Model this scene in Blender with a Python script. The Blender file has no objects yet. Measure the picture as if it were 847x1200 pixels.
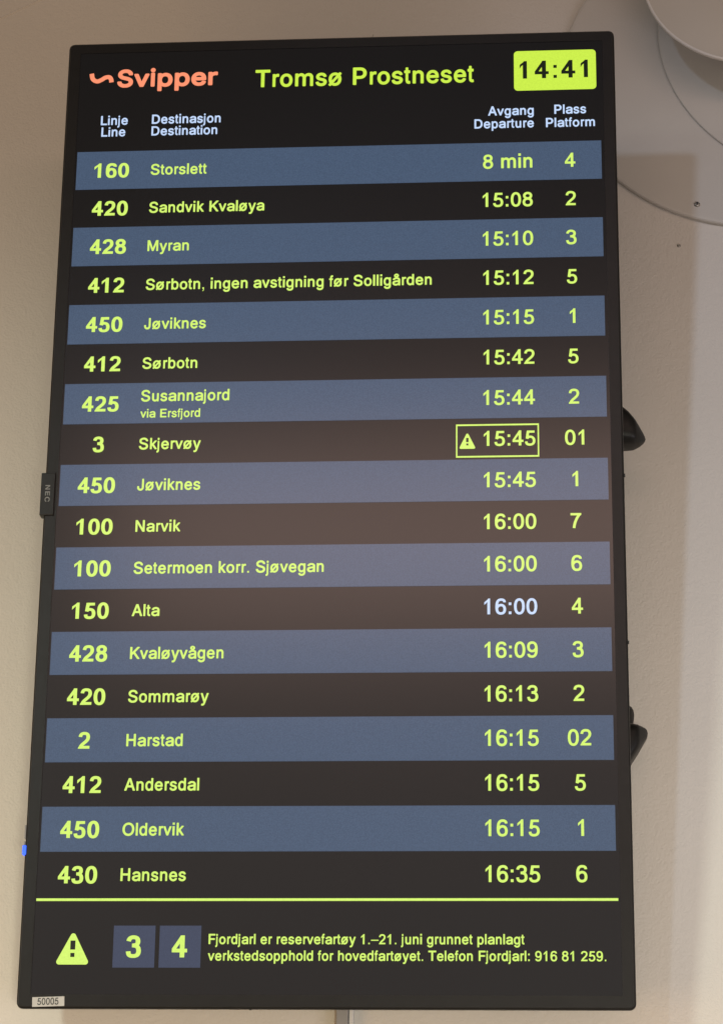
import bpy, bmesh, math, random
from mathutils import Matrix, Vector
from mathutils.geometry import tessellate_polygon
S = bpy.context.scene
COL = S.collection
rnd = random.Random(7)

# ------------------------------------------------------------------ frame of reference
TILT = math.radians(7.856)                 # the display hangs tilted towards the people below
Z0 = 2.95                                  # height of the display's centre above the hall floor
YW = 0.16345                               # the wall's face
DISP = Matrix.Translation((0, 0, Z0)) @ Matrix.Rotation(TILT, 4, 'X')

# ------------------------------------------------------------------ camera
RC = [[0.997273625078386, 0.07283329720076184, 0.011858648400228095],
      [-0.011821956538181997, 0.3163194835847097, -0.9485790560877422],
      [-0.07283926184842945, 0.9458526815120671, 0.31631811015148636]]
cam = bpy.data.cameras.new('camera')
cam_o = bpy.data.objects.new('camera', cam)
COL.objects.link(cam_o)
right, down, fwd = Vector(RC[0]), Vector(RC[1]), Vector(RC[2])
M = Matrix((right, -down, -fwd)).transposed().to_4x4()
M.translation = Vector((0.2515559869029694, -2.7993079056868995, -0.9628365997786831))
cam_o.matrix_world = DISP @ M
cam.sensor_fit = 'VERTICAL'
cam.sensor_height = 36.0
cam.lens = 2892.554444941965 / 1200.0 * 36.0
cam.clip_start = 0.05
cam.clip_end = 100
S.camera = cam_o

# ------------------------------------------------------------------ world, lamps, exposure
W = bpy.data.worlds.new('World')
S.world = W
W.use_nodes = True
wn = W.node_tree
bg = wn.nodes['Background']
w_tc = wn.nodes.new('ShaderNodeTexCoord')
w_sep = wn.nodes.new('ShaderNodeSeparateXYZ')
w_ramp = wn.nodes.new('ShaderNodeValToRGB')      # a dim hall: its lower half lit, its ceiling dark
w_map = wn.nodes.new('ShaderNodeMapRange')
w_map.inputs['From Min'].default_value = -1
w_map.inputs['From Max'].default_value = 1
wn.links.new(w_tc.outputs['Generated'], w_sep.inputs[0])
wn.links.new(w_sep.outputs['Z'], w_map.inputs['Value'])
wn.links.new(w_map.outputs['Result'], w_ramp.inputs['Fac'])
wn.links.new(w_ramp.outputs['Color'], bg.inputs['Color'])
els = w_ramp.color_ramp.elements
els[0].position, els[0].color = 0.0, (0.255, 0.205, 0.128, 1)
els[1].position, els[1].color = 1.0, (0.071, 0.058, 0.038, 1)
for p_, c_ in ((0.46, (0.428, 0.360, 0.300, 1)), (0.50, (0.611, 0.530, 0.480, 1)), (0.57, (0.560, 0.465, 0.400, 1)), (0.65, (0.112, 0.098, 0.071, 1))):
    e_ = els.new(p_)
    e_.color = c_
bg.inputs['Strength'].default_value = 1.0


def aim(o, target):
    d = Vector(target) - o.location
    o.rotation_euler = d.to_track_quat('-Z', 'Y').to_euler()


def area(name, loc, target, sx, sy, power, color):
    l = bpy.data.lights.new(name, 'AREA')
    l.shape = 'RECTANGLE'
    l.size, l.size_y = sx, sy
    l.energy = power
    l.color = color
    o = bpy.data.objects.new(name, l)
    COL.objects.link(o)
    o.location = loc
    aim(o, target)
    return o


# unseen fill lights added below the display, left and right, to grade the wall
area('left_fill', (-1.3, -1.2, Z0 - 1.3), (-0.4, YW, Z0 - 0.9), 1.0, 0.8, 11.0, (1.0, 0.625, 0.275))
area('right_fill', (1.6, -1.2, Z0 - 1.3), (0.5, YW, Z0 - 0.9), 1.2, 0.8, 12.1, (0.927, 0.876, 1.0))


def spot(name, loc, target, power, color, angle, radius):
    l = bpy.data.lights.new(name, 'SPOT')
    l.energy = power
    l.color = color
    l.shadow_soft_size = radius
    l.spot_size = math.radians(angle)
    l.spot_blend = 1.0
    o = bpy.data.objects.new(name, l)
    COL.objects.link(o)
    o.location = loc
    aim(o, target)


# fill spot added high on the left to brighten the wall below the display
spot('low_fill_spot', (-2.2, -3.0, Z0 + 0.4), (-0.2, YW, Z0 - 0.95), 225.0, (0.80, 0.94, 0.86), 52, 0.25)
# fill spot added behind the viewer, aimed low to strengthen the wall's gradient
spot('front_fill_spot', (0.7, -3.4, Z0 - 1.9), (0.35, YW, Z0 - 1.05), 185.0, (1.0, 0.98, 0.78), 46, 0.2)
# wide warm light far across the hall, the one mirrored in the panel
area('far_lamp', (0.8, -5.2, Z0 + 0.90), (0.1, 0, Z0 - 0.1), 4.2, 0.62, 28.5, (1.0, 0.645, 0.526))
# cool spot from the left whose light the display shadows on the wall
spot('cool_spot', Vector((0.462, 0.163, Z0 + 0.586)) - Vector((0.5, 1.026, -0.12)) * 3.6, (0.75, YW, Z0 + 0.05), 152.2, (0.543, 0.729, 1.0), 26, 0.10)

S.view_settings.view_transform = 'Standard'
S.view_settings.look = 'None'
S.view_settings.exposure = 0.0
S.view_settings.gamma = 1.0
S.view_settings.use_curve_mapping = False


# ------------------------------------------------------------------ materials
def srgb(r, g, b):
    def f(c):
        c /= 255.0
        return c / 12.92 if c <= 0.04045 else ((c + 0.055) / 1.055) ** 2.4
    return (f(r), f(g), f(b), 1)


def mat(name, base, rough=0.5, emit=None, estr=1.0, spec=0.5, bump=None, noise=None, metallic=0.0):
    m = bpy.data.materials.new(name)
    m.use_nodes = True
    nt = m.node_tree
    p = nt.nodes['Principled BSDF']
    p.inputs['Base Color'].default_value = base
    p.inputs['Roughness'].default_value = rough
    p.inputs['Specular IOR Level'].default_value = spec
    p.inputs['Metallic'].default_value = metallic
    tc = nt.nodes.new('ShaderNodeTexCoord')
    if emit:
        p.inputs['Emission Color'].default_value = emit
        p.inputs['Emission Strength'].default_value = estr
    if noise:                      # (scale, low, high): slight uneven tone of the surface itself
        n = nt.nodes.new('ShaderNodeTexNoise')
        n.inputs['Scale'].default_value = noise[0]
        n.inputs['Detail'].default_value = 4
        r = nt.nodes.new('ShaderNodeMapRange')
        r.inputs['From Min'].default_value = 0.3
        r.inputs['From Max'].default_value = 0.7
        r.inputs['To Min'].default_value = noise[1]
        r.inputs['To Max'].default_value = noise[2]
        mx = nt.nodes.new('ShaderNodeVectorMath')
        mx.operation = 'SCALE'
        src = emit if emit else base
        mx.inputs[0].default_value = src[:3]
        nt.links.new(tc.outputs['Object'], n.inputs['Vector'])
        nt.links.new(n.outputs['Fac'], r.inputs['Value'])
        nt.links.new(r.outputs['Result'], mx.inputs['Scale'])
        nt.links.new(mx.outputs['Vector'], p.inputs['Emission Color' if emit else 'Base Color'])
    if bump:                       # list of (scale, distance)
        prev = None
        for sc, dist in bump:
            n = nt.nodes.new('ShaderNodeTexNoise')
            n.inputs['Scale'].default_value = sc
            n.inputs['Detail'].default_value = 3
            b = nt.nodes.new('ShaderNodeBump')
            b.inputs['Strength'].default_value = 1.0
            b.inputs['Distance'].default_value = dist
            nt.links.new(tc.outputs['Object'], n.inputs['Vector'])
            nt.links.new(n.outputs['Fac'], b.inputs['Height'])
            if prev:
                nt.links.new(prev.outputs['Normal'], b.inputs['Normal'])
            prev = b
        nt.links.new(prev.outputs['Normal'], p.inputs['Normal'])
    return m


SR = 0.18                                   # anti-glare panel: soft, blurred reflections
BLK = (0.006, 0.006, 0.007, 1)
M_wall = mat('painted_plaster', (0.60, 0.555, 0.50, 1), 0.75, spec=0.25,
             bump=[(120, 0.0007), (330, 0.0007)], noise=(3.0, 0.97, 1.03))
M_fit = mat('painted_metal', (0.51, 0.475, 0.43, 1), 0.6, spec=0.25, bump=[(300, 0.0002)], noise=(8, 0.97, 1.03))
M_rim = mat('rim_highlight', (0.60, 0.555, 0.51, 1), 0.5)  # lighter than the dish: the bevel's caught light put into the colour
M_cover = mat('cover_paint', (0.47, 0.42, 0.36, 1), 0.6, spec=0.25, noise=(8, 0.97, 1.03))
M_case = mat('black_plastic', (0.007, 0.0065, 0.0065, 1), 0.33, spec=0.3, bump=[(1500, 0.0001)], noise=(60, 0.85, 1.15))
M_badge = mat('badge_plastic', (0.009, 0.0085, 0.0085, 1), 0.35, spec=0.3, bump=[(1500, 0.0001)])
M_badge_txt = mat('badge_print', (0.20, 0.20, 0.195, 1), 0.4)
M_fin = mat('dark_rubber', (0.008, 0.0075, 0.007, 1), 0.40, spec=0.22, bump=[(900, 0.0001)], noise=(40, 0.8, 1.2))
M_scr = mat('lcd_black', BLK, SR, emit=(0.0020, 0.0019, 0.0026, 1), noise=(900, 0.75, 1.25))
M_band = mat('lcd_blue', BLK, SR, emit=srgb(68, 86, 111), noise=(800, 0.84, 1.16))
M_tile = mat('lcd_tile', BLK, SR, emit=srgb(58, 67, 90), noise=(700, 0.9, 1.1))
M_lime = mat('lcd_lime', BLK, SR, emit=srgb(214, 247, 112), noise=(500, 0.94, 1.06))
M_limet = mat('lcd_lime_title', BLK, SR, emit=srgb(204, 239, 74), noise=(500, 0.94, 1.06))
M_head = mat('lcd_white_blue', BLK, SR, emit=srgb(198, 220, 255), noise=(500, 0.94, 1.06))
M_coral = mat('lcd_coral', BLK, SR, emit=srgb(255, 150, 112), noise=(300, 0.96, 1.04))
M_ink = mat('lcd_dark_ink', BLK, SR, emit=srgb(12, 22, 8))
M_label = mat('label_paper', (0.46, 0.45, 0.43, 1), 0.6, noise=(60, 0.93, 1.07))
M_label_txt = mat('label_print', (0.03, 0.03, 0.03, 1), 0.6)
M_led = mat('blue_led', (0.02, 0.05, 0.4, 1), 0.3, emit=(0.03, 0.13, 1.0, 1), estr=1.3)
M_grey = mat('grey_port', (0.20, 0.19, 0.19, 1), 0.4)
M_trunk = mat('grey_trunking', (0.30, 0.285, 0.275, 1), 0.45, noise=(30, 0.94, 1.06))
M_strip = mat('pale_trunking', (0.62, 0.60, 0.58, 1), 0.4)
M_steel = mat('screw_steel', (0.35, 0.33, 0.30, 1), 0.35, metallic=0.8)
M_hole = mat('screw_recess', (0.02, 0.018, 0.016, 1), 0.7)
M_dust = mat('dust', (0.16, 0.13, 0.10, 1), 0.9)


# ------------------------------------------------------------------ object helpers
def link(o, parent=None):
    COL.objects.link(o)
    if parent:
        o.parent = parent
    return o


def obj(name, bm, mats, parent=None, smooth=False):
    me = bpy.data.meshes.new(name)
    bm.normal_update()
    bm.to_mesh(me)
    bm.free()
    for m in (mats if isinstance(mats, (list, tuple)) else [mats]):
        me.materials.append(m)
    if smooth:
        for p in me.polygons:
            p.use_smooth = True
    return link(bpy.data.objects.new(name, me), parent)


def thing(name, label, cat, matrix=None):
    o = bpy.data.objects.new(name, None)
    o.empty_display_size = 0.05
    if matrix is not None:
        o.matrix_world = matrix
    o['label'] = label
    o['category'] = cat
    return link(o)


def tag(o, label, cat):
    o['label'] = label
    o['category'] = cat
    return o


def box(bm, x0, x1, y0, y1, z0, z1, bev=0.0, seg=2, mi=0):
    t = bmesh.new()
    bmesh.ops.create_cube(t, size=1)
    for v in t.verts:
        v.co = Vector((x0 + (v.co.x + .5) * (x1 - x0), y0 + (v.co.y + .5) * (y1 - y0), z0 + (v.co.z + .5) * (z1 - z0)))
    if bev:
        bmesh.ops.bevel(t, geom=list(t.edges), offset=bev, segments=seg, affect='EDGES', profile=0.5)
    merge(bm, t, mi)


def merge(bm, t, mi=0):
    mp = [bm.verts.new(v.co) for v in t.verts]
    t.verts.index_update()
    for f in t.faces:
        try:
            nf = bm.faces.new([mp[v.index] for v in f.verts])
            nf.material_index = mi
            nf.smooth = f.smooth
        except ValueError:
            pass
    t.free()


def rounded_rect(x0, x1, z0, z1, r, n=6):
    pts = []
    for cx, cz, a0 in ((x1 - r, z1 - r, 0), (x0 + r, z1 - r, 90), (x0 + r, z0 + r, 180), (x1 - r, z0 + r, 270)):
        for k in range(n + 1):
            a = math.radians(a0 + 90 * k / n)
            pts.append((cx + r * math.cos(a), cz + r * math.sin(a)))
    return pts


def loops(bm, rings, close_first=False, close_last=False, mi=0):
    """rings: lists of points of equal length, bridged one to the next"""
    vs = [[bm.verts.new(p) for p in r] for r in rings]
    n = len(rings[0])
    for a, b in zip(vs, vs[1:]):
        for i in range(n):
            f = bm.faces.new((a[i], a[(i + 1) % n], b[(i + 1) % n], b[i]))
            f.material_index = mi
    if close_first:
        bm.faces.new(list(reversed(vs[0]))).material_index = mi
    if close_last:
        bm.faces.new(vs[-1]).material_index = mi
    bmesh.ops.recalc_face_normals(bm, faces=bm.faces)
    return vs


def slab(bm, pts, y, t=0.0003, mi=0):
    """a thin raised plate with outline pts (x, z), its face at y and its back at y + t"""
    loops(bm, [[(p[0], y + t, p[1]) for p in pts], [(p[0], y, p[1]) for p in pts]], False, True, mi)


def tube(bm, pts, r, n=8):
    pts = [Vector(p) for p in pts]
    rings = []
    for i, p in enumerate(pts):
        d = (pts[min(i + 1, len(pts) - 1)] - pts[max(i - 1, 0)]).normalized()
        a = d.cross(Vector((0, 1, 0))).normalized()
        b = a.cross(d).normalized()
        rr = r[i] if isinstance(r, (list, tuple)) else r
        rings.append([p + a * rr * math.cos(2 * math.pi * k / n) + b * rr * math.sin(2 * math.pi * k / n) for k in range(n)])
    loops(bm, rings, True, True)


# ------------------------------------------------------------------ lettering: the built-in font, drawn to grotesque proportions
# advance, left, bottom, right, top of each letter in thousandths of the letter size
REG = {
    '0': (556, 37, -19, 519, 703), '1': (556, 101, 0, 359, 703), '2': (556, 26, 0, 507, 703), '3': (556, 34, -19, 522, 703),
    '4': (556, 25, 0, 523, 703), '5': (556, 32, -19, 514, 688), '6': (556, 38, -19, 518, 703), '7': (556, 37, 0, 523, 688),
    '8': (556, 38, -19, 517, 703), '9': (556, 42, -19, 514, 703), ' ': (278,), ',': (278, 87, -147, 191, 106),
    '.': (278, 87, 0, 191, 106), ':': (278, 87, 0, 191, 516), '–': (556, 0, 240, 556, 313),
    'A': (667, 14, 0, 654, 718), 'C': (722, 44, -19, 681, 737), 'D': (722, 81, 0, 674, 718), 'E': (667, 86, 0, 616, 718),
    'F': (611, 86, 0, 583, 718), 'H': (722, 77, 0, 646, 718), 'J': (500, 17, -19, 428, 718), 'K': (667, 76, 0, 663, 718),
    'L': (556, 76, 0, 537, 718), 'M': (833, 73, 0, 761, 718), 'N': (722, 76, 0, 646, 718), 'O': (778, 39, -19, 739, 737),
    'P': (667, 86, 0, 622, 718), 'S': (667, 49, -19, 620, 737), 'T': (611, 14, 0, 597, 718),
    'a': (556, 36, -15, 530, 538), 'b': (556, 58, -15, 517, 718), 'c': (500, 30, -15, 477, 538), 'd': (556, 35, -15, 499, 718),
    'e': (556, 40, -15, 516, 538), 'f': (278, 14, 0, 262, 728), 'g': (556, 40, -220, 499, 538), 'h': (556, 65, 0, 491, 718),
    'i': (222, 67, 0, 155, 718), 'j': (222, -16, -210, 155, 718), 'k': (500, 67, 0, 501, 718), 'l': (222, 67, 0, 155, 718),
    'm': (833, 65, 0, 769, 538), 'n': (556, 65, 0, 491, 538), 'o': (556, 35, -14, 521, 538), 'p': (556, 58, -207, 517, 538),
    'r': (333, 77, 0, 332, 538), 's': (500, 32, -15, 464, 538), 't': (278, 14, -7, 257, 669), 'u': (556, 68, -15, 489, 523),
    'v': (500, 8, 0, 492, 523), 'y': (500, 11, -214, 489, 523), 'ø': (611, 28, -22, 537, 545), 'å': (556, 36, -15, 530, 756)}
BOLD = {
    '0': (556, 32, -19, 524, 710), '1': (556, 69, 0, 378, 710), '2': (556, 26, 0, 511, 710), '3': (556, 27, -19, 516, 710),
    '4': (556, 27, 0, 526, 710), '5': (556, 27, -19, 516, 698), '6': (556, 31, -19, 520, 710), '8': (556, 32, -19, 524, 710)}
LOGO = {'S': (640, 30, -14, 610, 730), 'v': (560, 5, 0, 565, 535), 'i': (265, 45, 0, 222, 760), 'p': (625, 45, -190, 595, 548),
        'e': (600, 28, -14, 575, 548), 'r': (400, 45, 0, 395, 548)}
# outlines of the letters used, in thousandths of the letter size: x,z pairs, one contour after another
# (R regular, B heavy, L the operator's name)
GLYPHS = {
    'R0': '271,-19 216,-11 186,0 161,14 121,48 86,96 60,159 45,222 37,289 37,397 45,462 63,534 83,582 112,627 148,662 191,687 251,703 300,703 343,695 389,674 434,637 463,597 488,544 504,492 517,409 519,327 514,249 498,171 476,111 451,69 413,28 365,-2 313,-17|254,91 295,90 308,94 325,103 348,126 366,156 381,196 397,292 394,419 388,457 376,504 357,544 342,567 313,589 290,595 263,595 243,590 221,575 205,557 191,532 173,484 159,409 157,367 159,274 175,191 195,144 212,119 235,99',
    'R1': '241,1 237,11 237,537 231,540 214,525 105,423 101,432 101,529 147,578 231,641 276,702 353,703 358,700 359,692 359,6 356,1 350,0',
    'R2': '29,1 26,9 37,59 42,65 62,76 79,119 101,154 160,220 295,337 341,383 368,422 379,444 386,474 383,524 369,559 355,573 338,584 286,595 227,592 200,584 182,572 165,547 157,524 153,494 148,488 37,499 34,504 39,539 46,567 60,599 80,629 108,657 148,681 190,695 239,703 296,703 358,692 407,672 439,650 460,629 482,597 497,559 504,524 507,489 504,457 492,409 467,359 431,312 384,264 253,151 214,109 222,105 496,104 500,96 499,4 489,0',
    'R3': '262,-19 204,-15 168,-6 138,5 97,31 72,59 52,96 40,139 34,181 40,187 151,197 156,189 160,154 173,119 191,102 221,93 241,90 304,91 347,102 377,123 390,144 399,179 396,239 380,280 362,298 340,310 287,322 231,326 226,329 225,334 224,430 229,433 277,436 304,441 335,451 350,461 364,477 371,497 371,524 365,550 353,569 332,585 289,595 251,595 209,585 188,573 170,549 153,505 47,526 41,529 39,537 56,587 77,622 99,647 130,669 161,685 204,698 241,703 297,703 357,692 413,667 446,639 477,592 486,567 492,534 489,472 473,429 440,384 482,339 500,307 517,252 522,196 519,161 505,109 481,66 448,33 418,13 370,-6 314,-17',
    'R4': '309,0 305,8 305,151 302,158 29,160 25,168 25,263 297,659 310,687 329,703 419,703 425,700 426,692 426,271 432,265 515,265 522,261 523,166 517,160 434,159 427,156 426,8 422,0|146,266 294,265 304,268 304,487 297,485 269,446 151,281 145,271',
    'R5': '257,-19 219,-17 174,-9 140,3 105,23 85,39 60,72 46,101 37,136 32,170 35,175 145,186 152,180 157,148 164,125 182,104 204,94 232,88 294,88 339,101 364,120 383,150 392,187 392,236 386,265 376,292 356,321 330,337 301,345 271,347 239,342 214,328 182,288 132,310 77,319 73,322 72,332 79,383 124,677 130,685 140,688 476,687 479,675 479,591 476,584 242,583 231,579 212,449 217,447 284,453 341,445 386,430 431,404 469,363 493,320 509,265 514,212 509,160 496,114 471,70 444,40 411,16 361,-5 306,-17',
    'R6': '278,-19 228,-14 181,0 161,10 134,28 114,47 81,91 56,154 43,217 38,274 38,377 48,474 65,542 94,602 124,640 156,666 184,681 213,692 271,703 328,703 368,697 410,685 435,672 465,650 487,622 497,602 508,564 507,532 499,528 395,528 390,532 388,554 380,572 358,587 313,596 281,595 251,590 218,573 194,542 176,494 165,437 174,434 211,450 253,460 303,463 365,452 395,440 425,422 453,397 472,375 497,327 510,287 515,254 518,214 516,174 507,131 495,96 470,56 447,33 415,11 365,-9 323,-17|257,91 310,91 330,94 355,105 380,131 393,166 396,189 396,237 389,277 380,299 360,330 343,342 318,352 293,355 268,352 231,339 203,320 188,302 163,254 162,232 168,199 178,164 191,136 211,111 231,99',
    'R7': '226,1 138,10 131,14 130,29 143,118 171,237 216,364 262,461 331,578 321,581 41,582 37,590 38,684 48,688 519,687 523,679 522,607 502,584 479,576 441,525 381,429 346,359 308,267 286,195 263,91 252,4 249,0',
    'R8': '266,-19 221,-15 181,-4 134,18 96,49 69,84 49,126 38,176 38,227 48,274 67,317 84,340 124,379 84,429 74,449 63,484 60,512 63,552 71,582 85,609 116,648 146,670 181,687 248,703 305,703 358,692 388,681 412,667 432,653 456,629 482,584 493,542 491,519 493,494 490,477 480,446 468,424 431,379 466,347 487,317 498,297 510,264 515,237 517,194 513,151 501,114 478,71 447,38 407,11 358,-9 315,-17|247,91 303,90 338,100 358,111 374,126 389,154 396,184 396,219 390,247 369,282 353,294 333,304 293,313 256,313 223,305 201,294 186,282 166,249 160,232 157,194 161,169 169,144 193,114 216,100|267,442 305,443 328,450 351,464 368,487 374,509 370,544 355,569 330,586 293,595 243,592 208,577 188,554 180,517 185,492 196,472 223,451',
    'R9': '249,-19 200,-15 165,-6 146,1 107,23 77,53 61,84 50,129 50,154 60,158 161,155 166,151 175,114 192,100 231,90 280,90 298,94 335,111 357,139 376,186 387,249 383,251 342,234 305,226 241,223 217,226 178,238 134,261 118,274 86,309 62,354 45,422 42,499 48,539 62,584 87,627 114,655 153,680 195,695 244,703 295,703 351,692 400,670 437,639 469,595 494,534 506,474 514,369 511,289 501,207 486,144 464,93 443,61 401,21 364,1 312,-15|245,332 273,330 293,334 320,343 339,356 370,389 381,408 391,437 389,462 379,507 364,544 344,573 312,590 285,595 253,595 207,584 180,560 165,524 159,487 159,459 165,422 172,394 195,356 217,340',
    'R,': '87,0 140,0 138,-60 118,-98 87,-112 98,-147 150,-125 180,-85 191,-20 191,106 87,106',
    'R.': '87,0 191,0 191,106 87,106',
    'R:': '78,0 198,0 198,120 78,120|78,400 198,400 198,520 78,520',
    'R–': '0,240 556,240 556,313 0,313',
    'RA': '35,1 25,5 17,14 14,24 16,34 262,702 271,713 286,718 377,718 392,714 404,702 412,682 651,39 654,26 651,14 640,4 628,0 545,0 529,6 519,19 465,171 456,186 218,188 211,186 207,181 153,29 143,10 135,4 123,0|256,309 404,308 412,311 334,539 328,532 263,341 255,316',
    'RC': '336,-18 289,-9 251,3 201,29 168,54 136,86 104,127 72,190 52,260 44,323 47,420 60,488 78,538 95,573 132,626 171,664 228,702 284,724 336,734 379,737 417,734 462,726 507,711 555,686 580,667 621,626 648,587 675,518 681,493 679,480 670,469 655,464 577,464 562,468 550,480 533,525 509,559 469,588 437,602 397,609 356,609 311,599 276,582 250,563 218,525 193,475 182,435 175,370 177,315 190,250 205,212 236,166 279,132 329,112 364,106 389,106 427,112 457,122 504,152 534,192 552,240 565,251 577,254 660,253 676,243 681,222 663,160 645,124 616,85 581,50 557,32 512,7 449,-13 414,-19',
    'RD': '102,1 86,11 81,29 81,687 85,704 95,714 107,718 359,718 439,705 490,687 527,667 560,643 597,605 615,582 636,547 651,512 669,444 674,402 671,291 651,211 641,184 620,146 596,114 542,63 489,33 442,16 394,5 344,0|218,121 323,120 374,125 409,134 452,153 482,175 504,203 518,226 531,259 543,326 543,394 537,434 519,492 497,527 470,554 432,577 394,590 339,598 223,598 215,594 214,131',
    'RE': '107,1 91,11 86,29 86,687 91,707 100,714 115,718 585,718 602,713 610,704 613,694 613,624 608,609 595,600 241,598 230,595 229,434 233,424 565,422 577,415 585,402 586,334 580,313 572,306 560,303 233,302 229,291 229,131 230,123 238,120 597,118 611,109 616,96 616,26 611,11 602,4 587,0',
    'RF': '107,1 91,11 86,28 86,687 90,704 100,714 115,718 552,718 569,714 578,707 583,694 583,624 578,609 564,600 235,598 225,594 224,424 227,414 529,412 542,405 550,391 550,316 542,300 524,293 227,291 224,281 224,31 221,16 213,5 200,0',
    'RH': '98,1 82,11 77,29 77,687 82,707 91,714 101,718 179,718 194,714 204,704 207,689 207,439 211,429 504,428 512,429 516,437 516,689 519,704 529,714 542,718 620,718 635,713 643,702 646,687 646,31 641,11 632,4 622,0 542,0 527,5 518,16 516,31 516,296 512,306 219,308 211,306 207,299 207,31 205,16 196,5 184,0',
    'RJ': '191,-18 143,-6 108,12 65,53 47,78 38,95 22,145 17,183 18,246 26,260 41,267 111,267 126,263 134,256 139,243 140,196 146,160 153,140 166,122 191,107 229,101 256,107 281,125 298,155 305,196 306,695 313,710 326,718 407,718 423,708 428,690 428,186 423,145 415,115 400,80 385,58 349,21 324,4 266,-16 246,-19',
    'RK': '97,1 81,11 76,29 76,687 81,707 90,714 100,718 183,718 198,714 209,702 212,684 209,421 213,410 509,713 524,718 627,718 650,713 660,697 655,681 389,410 385,401 655,41 663,24 658,11 650,4 637,0 537,0 522,5 288,310 212,234 212,29 208,14 200,5 188,0',
    'RL': '97,1 81,11 76,29 76,695 84,710 100,718 185,718 201,710 209,692 210,124 220,120 516,119 529,112 536,99 537,24 529,7 511,0',
    'RM': '94,1 78,11 73,29 73,689 81,709 99,718 207,718 222,714 232,704 395,271 414,211 419,206 604,704 615,714 627,718 735,718 752,710 759,699 761,684 761,29 753,9 735,0 662,0 647,5 637,21 635,432 632,434 627,425 475,19 462,4 442,0 382,1 372,5 360,19 202,432 198,414 197,21 189,8 174,0',
    'RN': '97,1 81,11 76,29 76,687 81,707 90,714 102,718 190,718 205,714 218,703 514,234 518,246 519,697 527,710 542,718 620,718 635,713 643,702 646,687 646,31 641,11 630,3 615,0 527,0 514,4 507,10 208,486 204,472 203,21 195,8 180,0',
    'RO': '346,-18 271,-2 208,27 156,66 102,127 70,187 49,253 39,320 42,420 56,490 70,528 89,566 132,626 173,664 228,700 291,724 346,734 389,737 434,734 502,719 567,691 615,657 655,617 673,593 706,535 731,458 739,403 739,310 726,238 703,175 683,137 658,102 612,56 557,19 487,-8 427,-19|370,107 404,106 453,115 489,129 532,159 563,197 583,235 595,275 603,330 603,385 595,440 582,483 555,530 528,560 497,582 462,598 409,609 369,609 319,598 276,578 243,553 213,513 190,465 180,420 175,370 177,313 188,260 198,232 223,187 255,152 284,133 319,117',
    'RP': '107,1 91,11 86,28 86,687 90,704 100,714 112,718 383,718 448,707 473,700 511,682 552,652 579,622 603,577 616,534 622,484 619,446 604,389 586,354 567,329 528,293 486,269 445,256 368,245 225,244 221,234 221,28 218,13 210,5 197,0|225,366 358,365 385,368 425,379 453,395 474,424 484,462 481,519 464,557 433,582 390,595 365,598 225,597 221,584 221,376',
    'RS': '288,-18 253,-13 200,2 160,20 129,42 92,80 68,117 57,147 49,185 49,198 54,210 62,218 75,221 158,221 170,219 185,205 193,175 205,152 230,130 256,117 283,109 318,104 353,104 408,115 436,127 461,145 471,157 482,180 485,210 481,228 465,250 436,268 391,285 218,335 168,358 140,377 99,418 82,448 69,493 69,548 82,596 102,631 139,671 175,696 208,712 278,732 333,737 383,734 426,726 466,714 506,694 540,668 574,631 594,596 607,551 610,528 605,515 597,508 584,504 501,504 489,507 476,518 467,551 459,566 439,586 396,606 371,611 328,614 266,602 225,578 214,563 205,543 202,523 208,498 220,479 258,456 293,443 413,411 474,391 506,376 552,345 577,320 603,283 617,238 620,188 611,142 592,100 560,60 516,24 476,4 413,-14 373,-19',
    'RT': '258,1 242,11 237,28 236,594 228,598 43,598 28,602 18,612 14,624 14,692 18,704 28,714 43,718 566,718 583,714 593,704 597,684 597,622 592,609 583,602 568,598 381,598 373,594 371,23 364,8 348,0',
    'Ra': '225,-14 178,-7 135,8 97,31 69,59 49,89 36,134 36,181 44,214 60,242 87,270 109,284 142,299 228,320 348,333 388,341 394,347 395,354 389,384 376,403 348,417 321,423 275,423 243,415 215,402 198,389 174,357 158,351 67,374 55,387 53,402 72,439 105,475 135,497 170,515 218,530 273,538 321,538 386,527 421,515 465,489 502,449 522,407 530,357 529,19 521,5 506,-2 423,-2 405,6 393,29 358,8 318,-7 265,-15|242,101 278,100 321,108 366,133 384,156 391,174 394,189 393,227 386,229 260,212 215,202 185,187 172,166 172,141 176,131 185,121 203,111',
    'Rb': '279,-15 251,-10 224,0 179,32 170,8 162,0 152,-3 79,-2 66,5 59,18 58,690 63,707 79,717 154,718 166,713 174,705 178,690 179,512 184,511 226,540 276,553 316,553 376,537 423,508 459,469 483,431 504,374 514,316 517,271 514,223 501,156 474,91 435,40 389,6 331,-13|283,103 306,105 324,110 349,125 360,138 377,168 384,188 395,246 392,319 384,354 368,389 355,406 336,422 314,432 291,435 249,428 229,417 210,399 196,374 188,351 178,296 181,221 189,186 200,158 218,131 231,119 254,108',
    'Rc': '245,-14 205,-7 154,13 124,35 81,81 59,119 40,174 33,214 30,282 38,339 51,384 68,422 95,459 141,502 179,522 225,535 285,538 320,532 358,520 403,493 439,457 456,432 475,387 475,372 471,363 461,355 383,336 373,339 364,347 352,374 338,395 303,417 275,423 257,423 230,417 207,405 184,382 169,354 153,294 153,229 169,169 192,131 209,116 230,106 265,101 305,108 333,124 351,146 365,179 383,192 463,171 473,161 477,146 465,109 446,76 417,44 393,23 365,7 325,-7 280,-15',
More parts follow.
